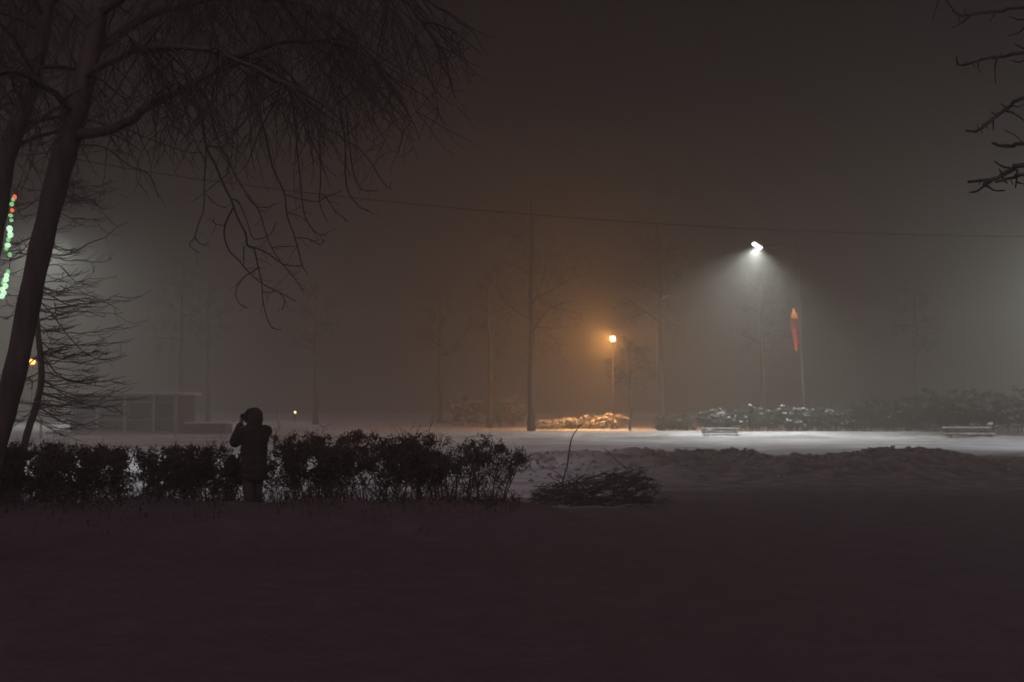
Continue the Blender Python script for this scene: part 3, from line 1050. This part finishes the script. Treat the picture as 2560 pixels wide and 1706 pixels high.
# --- light ornament on the lamp post ---------------------------------------------------
OC = at(1985, 800, 56.2)
px_pole = WP.x - 0.25 * 0.6
t = empty('light_ornament', (OC.x, OC.y, OC.z), 'torch shaped light ornament, red cone under a yellow flame, hung on the lamp post', 'ornament')
red = glow('red_bulbs', (1.0, 0.11, 0.06), 0.4)
yel = glow('yellow_bulbs', (1.0, 0.38, 0.05), 1.0)
tip = at(1991, 877, 56.2)
mtop = at(1985, 797, 56.2)
mb = MB()
for k in range(8):
    a = k / 8 * 6.283
    mb.tube([mtop + Vector((math.cos(a) * .18, math.sin(a) * .18, 0)), tip], 0.008, 4)
mb.tube([mtop, mtop + Vector((0.3, 0.2, 0.1))], 0.015, 5)
mb.tube([mtop.lerp(tip, .7), mtop.lerp(tip, .7) + Vector((0.28, 0.2, 0.05))], 0.015, 5)
mb.build('frame', STEEL, t, t.location)
mb = MB()
rr = random.Random(3)
for i in range(230):
    f = rr.random() ** 0.8
    a = rr.uniform(0, 6.28)
    r = 0.17 * (1 - f) + 0.03
    c = mtop.lerp(tip, f)
    mb.ball(c + Vector((math.cos(a) * r, math.sin(a) * r, 0)), 0.02, 5, 4)
mb.build('red_bulbs', red, t, t.location)
mb = MB()
for i in range(60):
    a = rr.uniform(0, 6.28)
    z = rr.random()
    r = 0.17 * (1 if z < 0.45 else (1 - z) * 0.9)
    mb.ball(mtop + Vector((math.cos(a) * r, math.sin(a) * r, z * 0.55 + 0.02)), 0.026, 5, 4)
mb.build('yellow_bulbs', yel, t, t.location)

# --- string of green and red bulbs on the left -------------------------------------------
GD = 11.6
pts = [(38, 494), (33, 500), (29, 512), (31, 527), (27, 540), (30, 552), (27, 573), (26, 588), (20, 600), (19, 614), (16, 622), (24, 638), (20, 680), (17, 690), (14, 700), (9, 708), (14, 716), (6, 724), (12, 733), (4, 742), (-6, 757), (-14, 775)]
cols = 'rggrggGGgGgggGGgGGGGgg'
P = [at(x + 2, y, GD) for x, y in pts]
t = empty('string_lights', P[0], 'string of small green and red bulbs wound down the trunk at the left edge', 'string lights')
mb = MB()
mb.tube(smooth_path([at(60, 430, GD), at(46, 465, GD)] + P, 3), 0.004, 4)
mb.build('wire', CABLE, t, P[0])
gm = glow('green_bulb', (0.42, 1.0, 0.42), 0.55)
Gm = glow('bright_green_bulb', (0.62, 1.0, 0.66), 1.0)
rm = glow('red_bulb', (1.0, 0.16, 0.06), 1.0)
rr = random.Random(9)
for p, c in zip(P, cols):
    mb = MB()
    r = {'g': 0.025, 'G': 0.034, 'r': 0.026}[c]
    mb.ball(p + Vector((rr.gauss(0, 0.006), -0.02, 0)), (r * rr.uniform(.8, 1.2), r, r * rr.uniform(.8, 1.25)), 10, 7)
    o = mb.build('bulb', {'g': gm, 'G': Gm, 'r': rm}[c], t, P[0])

# ------------------------------------------------------------------ overhead cable
ends = [(-620, 250, 22), (2960, 600, 42)]
CP = [at(-620, 200, 22), at(-200, 318, 24), at(280, 415, 26), at(600, 462, 27.5), at(910, 498, 29), at(1200, 526, 31), at(1500, 550, 33), at(1750, 566, 35), at(2000, 578, 37), at(2300, 587, 39), at(2560, 592, 41), at(2960, 590, 44)]
mb = MB()
Q = smooth_path(CP, 5)
mb.tube(Q, 0.014, 5)
o = mb.build('overhead_cable', CABLE, None, CP[0])
tag(o, 'thin black cable sagging across the whole night sky', 'cable')
for p, lab in ((CP[0], 'utility pole outside the left edge carrying the overhead cable'), (CP[-1], 'utility pole outside the right edge carrying the overhead cable')):
    b = Vector((p.x, p.y, ground_z(p.x, p.y)))
    t = empty('utility_pole', b, lab, 'pole')
    mb = MB()
    mb.tube([b - Vector((0, 0, 0.2)), Vector((p.x, p.y + 0.15, p.z + 0.5))], [0.16, 0.11], 10)
    mb.build('post', BARK, t, b)
    mb = MB()
    mb.box((p.x, p.y + 0.1, p.z + 0.1), (0.9, 0.09, 0.1))
    mb.build('crossarm', BARK, t, b)

# ------------------------------------------------------------------ benches
def bench(px, d, w, ang, sink, label):
    x = (px - 1280) / F * d
    z = ground_z(x, d) - sink
    t = empty('park_bench', (x, d, z), label, 'bench', 'snowed park benches')
    t.rotation_euler = (0, 0, ang)

    def bld(mb, name, mat):
        o = mb.build(name, mat)
        o.parent = t
        return o
    mb = MB()
    for i in range(3):
        mb.box((0, -0.16 + i * 0.15, 0.45), (w, 0.11, 0.035))
    bld(mb, 'seat', WOOD)
    mb = MB()
    R = Matrix.Rotation(-0.2, 3, 'X')
    for i in range(2):
        mb.box((0, 0.27 + i * 0.03, 0.58 + i * 0.13), (w, 0.03, 0.085), R)
    bld(mb, 'backrest', WOOD)
    for sx in (-1, 1):
        mb = MB()
        X = sx * (w / 2 - 0.16)
        mb.tube([(X, -0.2, -0.1), (X, -0.2, 0.40)], 0.03, 6)
        mb.tube([(X, 0.2, -0.1), (X, 0.24, 0.42), (X, 0.33, 0.76)], 0.03, 6)
        mb.tube([(X, -0.22, 0.41), (X, 0.24, 0.41)], 0.026, 6)
        bld(mb, 'leg', STEEL)
    rg = random.Random(int(px))
    mb = MB()
    for i in range(34):
        xx = rg.uniform(-w / 2, w / 2)
        mb.ball((xx, rg.uniform(-0.2, 0.15), 0.48), (rg.uniform(.08, .16), .1, rg.uniform(.02, .05)), 8, 5, .12, rg)
    for i in range(26):
        xx = -w / 2 + w * i / 25
        mb.ball((xx, 0.315, 0.77), (.08, .04, rg.uniform(.025, .045)), 7, 5, .15, rg)
    bld(mb, 'snow', SNOW)
    return t


bench(1801, 51.0, 1.9, 0.05, 0.36, 'left snowed park bench, mostly buried at the edge of the snowfield')
bench(2420, 47.0, 2.2, -0.04, 0.38, 'right park bench with a white line of snow on its back')
# tufts sticking out by the benches
for px, py, d, lab in ((1772, 1076, 50.6, 'lump of snow on a stake at the left bench'), (2474, 1061, 46.8, 'small lump of snow on a stake at the right bench')):
    p = at(px, py, d)
    b = Vector((p.x, d, ground_z(p.x, d)))
    t = empty('stake', b, lab, 'stake')
    mb = MB()
    mb.tube([b - Vector((0, 0, .05)), p], 0.02, 6)
    mb.build('post', WOOD, t, b)
    mb = MB()
    mb.ball(p + Vector((0.03, 0, 0.03)), (0.14, 0.1, 0.07), 8, 5, 0.2)
    mb.build('snow', SNOW, t, b)

# ------------------------------------------------------------------ kiosk and hut on the left
KD = 56.0
kl, kr = at(172, 982, KD), at(447, 982, KD)
kx = (kl.x + kr.x) / 2
kw = kr.x - kl.x
b = Vector((kx, KD, ground_z(kx, KD)))
t = empty('kiosk', b, 'low flat roofed kiosk with pale posts far left in the haze', 'kiosk')
hgt = kl.z - b.z
mb = MB()
mb.box((kx, KD + 1.6, b.z + (hgt - 0.16) / 2 - 0.05), (kw - 0.1, 2.9, hgt - 0.16 + 0.1))
mb.build('wall', PANEL, t, b)
mb = MB()
mb.box((kx, KD + 1.45, b.z + hgt - 0.08), (kw + 0.5, 3.9, 0.10))
rf = mb.build('roof', PALE, t, b)
mb = MB()
mb.box((kx, KD + 1.45, b.z + hgt - 0.0), (kw + 0.42, 3.8, 0.056))
s_ = mb.build('snow', SNOW, t, b)
s_.parent = rf
s_.location = (0, 0, 0)
for px in (182, 245, 314, 386, 440):
    mb = MB()
    x = at(px, 1000, KD - 0.15).x
    mb.box((x, KD - 0.15, b.z + (hgt - 0.13) / 2 - 0.05), (0.14, 0.14, hgt - 0.13 + 0.1))
    mb.build('post', PALE, t, b)
for a_, b_ in ((182, 245), (245, 314), (314, 386), (386, 440)):
    x1, x2 = at(a_, 1000, KD).x + 0.12, at(b_, 1000, KD).x - 0.12
    mb = MB()
    mb.box(((x1 + x2) / 2, KD + 0.12, b.z + 1.25), (x2 - x1, 0.06, 1.0))
    fr = mb.build('window', PALE, t, b)
    mb = MB()
    mb.box(((x1 + x2) / 2, KD + 0.085, b.z + 1.25), (x2 - x1 - 0.1, 0.03, 0.9))
    pn = mb.build('pane', GLASS, t, b)
    pn.parent = fr
    pn.location = (0, 0, 0)
mb = MB()
mb.box((kx, KD - 0.6, b.z + 0.03), (kw + 1.2, 1.6, 0.16))
mb.build('step', CONCRETE, t, b)
HD = 55.0
hl, hr = at(463, 1057, HD), at(566, 1057, HD)
hx = (hl.x + hr.x) / 2
b = Vector((hx, HD, ground_z(hx, HD)))
t = empty('low_hut', b, 'low dark hut with a snow topped lid between the kiosk and the person', 'hut')
mb = MB()
hh = hl.z - b.z
mb.box((hx, HD + 0.6, b.z + hh / 2 - 0.08), (hr.x - hl.x, 1.2, hh - 0.02))
mb.build('wall', PANEL, t, b)
mb = MB()
mb.box((hx, HD + 0.55, b.z + hh - 0.06), (hr.x - hl.x + 0.16, 1.4, 0.06))
rf = mb.build('roof', PALE, t, b)
mb = MB()
for i in range(20):
    mb.ball((hx + (i / 19 - 0.5) * (hr.x - hl.x), HD + 0.5, b.z + hh - 0.02), (0.16, 0.6, 0.05), 8, 5, 0.1)
s_ = mb.build('snow', SNOW, t, b)
s_.parent = rf
s_.location = (0, 0, 0)
# pale marker posts
for px, y0, y1, d, lab in ((698, 1025, 1070, 60, 'thin pale post right of the person'), (103, 1045, 1095, 48, 'short pale post seen past the larch trunk')):
    p = at(px, y0, d)
    b = Vector((p.x, d, ground_z(p.x, d)))
    mb = MB()
    mb.tube([b - Vector((0, 0, 0.1)), b + Vector((0, 0, (p.z - b.z) * 0.97)), p], [0.055, 0.055, 0.02], 8)
    o = mb.build('marker_post', PALE, None, b)
    tag(o, lab, 'post')


# ------------------------------------------------------------------ the person
def remeshed(mb, name, mat, parent, origin, voxel, smooth=4):
    """melt overlapping rounded pieces into one continuous skin"""
    tmp = mb.build(name + '_tmp', mat)
    md = tmp.modifiers.new('r', 'REMESH')
    md.mode = 'VOXEL'
    md.voxel_size = voxel
    md.use_smooth_shade = True
    sm = tmp.modifiers.new('s', 'SMOOTH')
    sm.factor = 0.5
    sm.iterations = smooth
    dg = bpy.context.evaluated_depsgraph_get()
    dg.update()
    me = bpy.data.meshes.new_from_object(tmp.evaluated_get(dg))
    bpy.data.objects.remove(tmp)
    me.name = name
    me.transform(Matrix.Translation(-Vector(origin)))
    me.materials.clear()
    me.materials.append(mat)
    for p in me.polygons:
        p.use_smooth = True
    o = bpy.data.objects.new(name, me)
    C.objects.link(o)
    if parent:
        o.parent = parent
        o.location = Vector(origin) - parent.location
    else:
        o.location = origin
    return o


def capsule(mb, a, b, ra, rb, n=14, sub=6, flat=1.0):
    a, b = Vector(a), Vector(b)
    ax = (b - a)
    L = ax.length
    ax = ax.normalized() if L > 1e-6 else Vector((0, 0, 1))
    pts, rad = [], []
    for i in range(sub + 1):
        th = math.pi / 2 * (1 - i / sub)
        pts.append(a - ax * ra * math.sin(th))
        rad.append(max(1e-4, ra * math.cos(th)))
    for i in range(sub + 1):
        th = math.pi / 2 * i / sub
        pts.append(b + ax * rb * math.sin(th))
        rad.append(max(1e-4, rb * math.cos(th)))
    mb.tube(pts, rad, n)


PD = 14.3
pc = at(636, 1100, PD)          # torso centre line
HX = at(630, 1040, PD)          # head centre
gx, gy = pc.x, PD
gz = ground_z(gx, gy)
org = Vector((gx, gy, gz))
per = empty('person', org, 'person in a dark hooded parka facing left with a camera raised to the eye', 'person')
# facing -X. local frame helper: f forward (-X), s sideways (+Y away), z up. Heights are absolute
def B(f, s, z):
    return Vector((gx - f, gy + s, gz + z))


topz = 1.655 - gz
# --- body: head with face, neck, torso, arms, hands, legs as one skin
mb = MB()
hc = 1.525
mb.ball(B(0.055, 0, hc), (0.098, 0.078, 0.112), 18, 12)
mb.ball(B(0.085, 0, hc - 0.06), (0.062, 0.055, 0.06), 14, 10)      # jaw
mb.ball(B(0.16, 0, hc - 0.015), (0.018, 0.013, 0.022), 10, 8)      # nose
mb.ball(B(0.147, 0, hc + 0.012), (0.012, 0.010, 0.024), 8, 6)      # bridge
for s in (-1, 1):
    mb.ball(B(0.136, s * 0.031, hc + 0.006), (0.014, 0.014, 0.011), 10, 8)  # eyeball bulge
    mb.ball(B(0.045, s * 0.079, hc - 0.005), (0.017, 0.010, 0.03), 10, 8)   # ear
mb.ball(B(0.142, 0, hc - 0.052), (0.014, 0.024, 0.008), 10, 6)     # lips
mb.ball(B(0.138, 0, hc - 0.067), (0.012, 0.019, 0.008), 10, 6)
capsule(mb, B(0.0, 0, 1.31), B(0.03, 0, 1.45), 0.062, 0.056)
mb.ball(B(-0.01, 0, 1.2), (0.12, 0.19, 0.16), 18, 12)
mb.ball(B(0.0, 0, 1.02), (0.11, 0.155, 0.16), 18, 12)
mb.ball(B(-0.01, 0, 0.88), (0.12, 0.165, 0.13), 18, 12)
capsule(mb, B(-0.02, -0.15, 1.32), B(-0.02, 0.15, 1.32), 0.062, 0.062)
HANDS = []
for s in (-1, 1):
    hip = B(0.0, s * 0.09, 0.85)
    knee = B(0.03 + 0.03 * s, s * 0.10, 0.46)
    ank = B(-0.03 + 0.06 * s, s * 0.105, 0.09)
    capsule(mb, hip, knee, 0.088, 0.056)
    capsule(mb, knee, ank, 0.056, 0.038)
    capsule(mb, ank - Vector((0, 0, 0.03)), ank - Vector((0.14, 0, 0.055)), 0.036, 0.03)
    sh = B(-0.01, s * 0.19, 1.315)
    el = B(0.19, s * 0.20, 1.15) if s > 0 else B(0.20, s * 0.19, 1.165)
    wr = B(0.265, s * 0.075, 1.395)
    capsule(mb, sh, el, 0.052, 0.042)
    capsule(mb, el, wr, 0.042, 0.028)
    palm = B(0.262, s * 0.062, 1.455)
    capsule(mb, wr, palm, 0.027, 0.030)
    mb.ball(palm + Vector((0, 0, 0.012)), (0.034, 0.018, 0.043), 12, 8)
    # five fingers curling round the camera body
    for k, (ln, off) in enumerate(((0.030, 0.026), (0.034, 0.009), (0.031, -0.009), (0.024, -0.025))):
        a = palm + Vector((off, -s * 0.004, 0.045))
        b1 = a + Vector((-0.004, -s * 0.010, ln))
        c1_ = b1 + Vector((-0.004, -s * 0.024, ln * 0.35))
        d1 = c1_ + Vector((0, -s * 0.014, -0.008))
        capsule(mb, a, b1, 0.0088, 0.008, 8, 3)
        capsule(mb, b1, c1_, 0.008, 0.0074, 8, 3)
        capsule(mb, c1_, d1, 0.0074, 0.0066, 8, 3)
    ta = palm + Vector((0.028, -s * 0.004, 0.0))
    tb = ta + Vector((0.018, -s * 0.016, 0.026))
    tc_ = tb + Vector((0.002, -s * 0.018, 0.02))
    capsule(mb, ta, tb, 0.0115, 0.0095, 8, 3)
    capsule(mb, tb, tc_, 0.0095, 0.008, 8, 3)
body = remeshed(mb, 'body', SKIN, per, org, 0.0062, 2)
# --- parka
mb = MB()
mb.ball(B(-0.01, 0, 1.2), (0.165, 0.235, 0.17), 18, 12)
mb.ball(B(0.0, 0, 1.05), (0.165, 0.215, 0.2), 18, 12)
mb.ball(B(0.0, 0, 0.88), (0.165, 0.21, 0.19), 18, 12)
mb.ball(B(-0.01, 0, 0.74), (0.175, 0.215, 0.15), 18, 12)
mb.ball(B(-0.01, 0, 0.64), (0.175, 0.215, 0.12), 18, 12)
capsule(mb, B(-0.03, -0.14, 1.305), B(-0.03, 0.14, 1.305), 0.10, 0.10)
capsule(mb, B(0.0, 0, 1.3), B(0.02, 0, 1.40), 0.11, 0.095)
for s in (-1, 1):
    sh = B(-0.02, s * 0.19, 1.30)
    el = B(0.20, s * 0.20, 1.15)
    wr = B(0.262, s * 0.085, 1.375)
    capsule(mb, sh, el, 0.096, 0.09)
    capsule(mb, el, wr, 0.09, 0.06)
    mb.ball(el + Vector((0.01, 0, -0.015)), (0.075, 0.07, 0.07), 10, 8)
    # cuff and folds
    mb.ball(wr + Vector((0, 0, 0.0)), (0.055, 0.05, 0.02), 12, 6)
    for k in range(5):
        q = sh.lerp(el, (k + 0.5) / 5)
        mb.ball(q, (0.075, 0.086 + 0.004 * (k % 2), 0.03), 12, 6)
remeshed(mb, 'parka', COAT, per, org, 0.011, 3)
# --- hood
mb = MB()
mb.ball(B(0.0, 0, 1.54), (0.125, 0.12, 0.125), 18, 12)
mb.ball(B(-0.02, 0, 1.48), (0.115, 0.112, 0.12), 18, 12)
mb.ball(B(0.05, 0, 1.575), (0.105, 0.105, 0.085), 18, 12)
mb.ball(B(-0.02, 0, 1.37), (0.11, 0.12, 0.08), 18, 12)
hood = remeshed(mb, 'hood', COAT, per, org, 0.011, 3)
mb = MB()
rg = random.Random(8)
for i in range(46):
    a = math.pi * (-0.18 + 1.36 * i / 45)
    c = B(0.112 + rg.gauss(0, 0.004), math.cos(a) * 0.092, 1.515 + math.sin(a) * 0.115)
    mb.ball(c, (0.022, 0.02, 0.022), 8, 6, 0.2, rg)
tr = mb.build('trim', FUR, per, org)
tr.parent = hood
tr.location = (0, 0, 0)
# --- trousers
mb = MB()
for s in (-1, 1):
    capsule(mb, B(0.0, s * 0.09, 0.82), B(0.03 + 0.03 * s, s * 0.10, 0.46), 0.112, 0.082)
    capsule(mb, B(0.03 + 0.03 * s, s * 0.10, 0.46), B(-0.03 + 0.06 * s, s * 0.105, 0.15), 0.082, 0.068)
mb.ball(B(-0.01, 0, 0.84), (0.13, 0.175, 0.12), 16, 10)
remeshed(mb, 'trousers', TROUS, per, org, 0.012, 3)
for s in (-1, 1):
    mb = MB()
    ank = B(-0.03 + 0.06 * s, s * 0.105, 0.09)
    capsule(mb, ank + Vector((0, 0, 0.09)), ank - Vector((0, 0, 0.02)), 0.062, 0.06)
    capsule(mb, ank - Vector((-0.03, 0, 0.04)), ank - Vector((0.16, 0, 0.045)), 0.048, 0.042)
    remeshed(mb, 'boot', BOOT, per, org, 0.01, 2)
# --- camera held at the face
cb = B(0.215, 0, hc + 0.0)
cam_t = empty('camera', cb, 'black camera held to the eye of the person', 'camera')
mb = MB()
mb.box(cb, (0.06, 0.125, 0.085))
mb.box(cb + Vector((0, 0, 0.055)), (0.05, 0.05, 0.03), None, 0.8)
mb.box(cb + Vector((-0.02, -0.055, 0)), (0.05, 0.03, 0.08))
mb.tube([cb + Vector((0.005, -0.045, 0.043)), cb + Vector((0.005, -0.045, 0.055))], 0.01, 8)
mb.build('camera_body', BLACKP, cam_t, cb)
mb = MB()
mb.tube([cb + Vector((-0.03, 0, -0.005)), cb + Vector((-0.07, 0, -0.005)), cb + Vector((-0.072, 0, -0.005)), cb + Vector((-0.13, 0, -0.005))], [0.036, 0.036, 0.04, 0.04], 16)
ln = mb.build('lens', BLACKP, cam_t, cb)
mb = MB()
mb.ball(cb + Vector((-0.128, 0, -0.005)), (0.006, 0.033, 0.033), 12, 8)
g = mb.build('front_glass', GLASS, cam_t, cb)
g.parent = ln
g.location = (0, 0, 0)
mb = MB()
mb.tube(smooth_path([cb + Vector((0.01, -0.066, 0.02)), B(0.16, -0.13, 1.40), B(0.05, -0.13, 1.36), B(-0.06, -0.06, 1.40), B(-0.06, 0.06, 1.40), B(0.05, 0.13, 1.36), B(0.16, 0.13, 1.40), cb + Vector((0.01, 0.066, 0.02))], 4), 0.006, 5)
mb.build('strap', BLACKP, cam_t, cb)

PR = math.radians(-42)
per.rotation_euler = (0, 0, PR)
PS = (1.668 - gz) / 1.655
per.scale = (PS, PS, PS)
cam_t.rotation_euler = (0, 0, PR)
cam_t.scale = (PS, PS, PS)
v_ = Vector(cam_t.location) - org
v_.rotate(Matrix.Rotation(PR, 3, 'Z'))
cam_t.location = org + v_ * PS

# ------------------------------------------------------------------ haze
HZ = 0.0105
mb = MB()
mb.box((0, 78, 8.0), (330, 200, 19.0))
hz = mb.build('haze', None if False else STEEL)
hz.data.materials.clear()
m = bpy.data.materials.new('night_haze')
m.use_nodes = True
nt = m.node_tree
nt.nodes.clear()
out = nt.nodes.new('ShaderNodeOutputMaterial')
pv = nt.nodes.new('ShaderNodeVolumePrincipled')
pv.inputs['Color'].default_value = (0.95, 0.94, 0.86, 1)
pv.inputs['Density'].default_value = HZ
pv.inputs['Anisotropy'].default_value = 0.75
nt.links.new(pv.outputs['Volume'], out.inputs['Volume'])
hz.data.materials.append(m)
tag(hz, 'pale night fog filling the park', kind='stuff')

# ------------------------------------------------------------------ sky
w = bpy.data.worlds.new('World')
S.world = w
w.use_nodes = True
nt = w.node_tree
bg = nt.nodes['Background']
# dull night sky; brightened behind the camera as added fill for front surfaces
tc = nt.nodes.new('ShaderNodeTexCoord')
dp = nt.nodes.new('ShaderNodeVectorMath')
dp.operation = 'DOT_PRODUCT'
dp.inputs[1].default_value = (0.0, -0.90, 0.436)
rp_ = nt.nodes.new('ShaderNodeValToRGB')
cr = rp_.color_ramp
cr.interpolation = 'EASE'
cr.elements[0].position = 0.25
cr.elements[0].color = (0.0088, 0.0064, 0.0074, 1)
cr.elements[1].position = 0.95
cr.elements[1].color = (0.24, 0.152, 0.18, 1)
nt.links.new(tc.outputs['Generated'], dp.inputs[0])
nt.links.new(dp.outputs['Value'], rp_.inputs['Fac'])
nt.links.new(rp_.outputs['Color'], bg.inputs['Color'])
bg.inputs['Strength'].default_value = 1.0

# ------------------------------------------------------------------ camera
cam = bpy.data.cameras.new('Camera')
cam.sensor_width = 36
cam.lens = 36 * F / 2560
cam.clip_end = 1000
cam.clip_start = 0.1
cam.dof.use_dof = True
cam.dof.focus_distance = 8.5
cam.dof.aperture_fstop = 2.0
co = bpy.data.objects.new('Camera', cam)
C.objects.link(co)
co.location = (0, 0, CAMZ)
co.rotation_euler = (math.pi / 2 + PITCH, 0, 0)
S.camera = co

S.view_settings.view_transform = 'Standard'
S.view_settings.look = 'None'
S.view_settings.exposure = 0
S.view_settings.gamma = 1
S.cycles.use_denoising = True
S.cycles.denoiser = 'OPENIMAGEDENOISE'
S.cycles.use_adaptive_sampling = False
S.cycles.max_bounces = 8
S.cycles.diffuse_bounces = 3
S.cycles.volume_bounces = 3
S.cycles.transparent_max_bounces = 4
S.cycles.light_sampling_threshold = 0.0
S.cycles.sample_clamp_indirect = 2.0
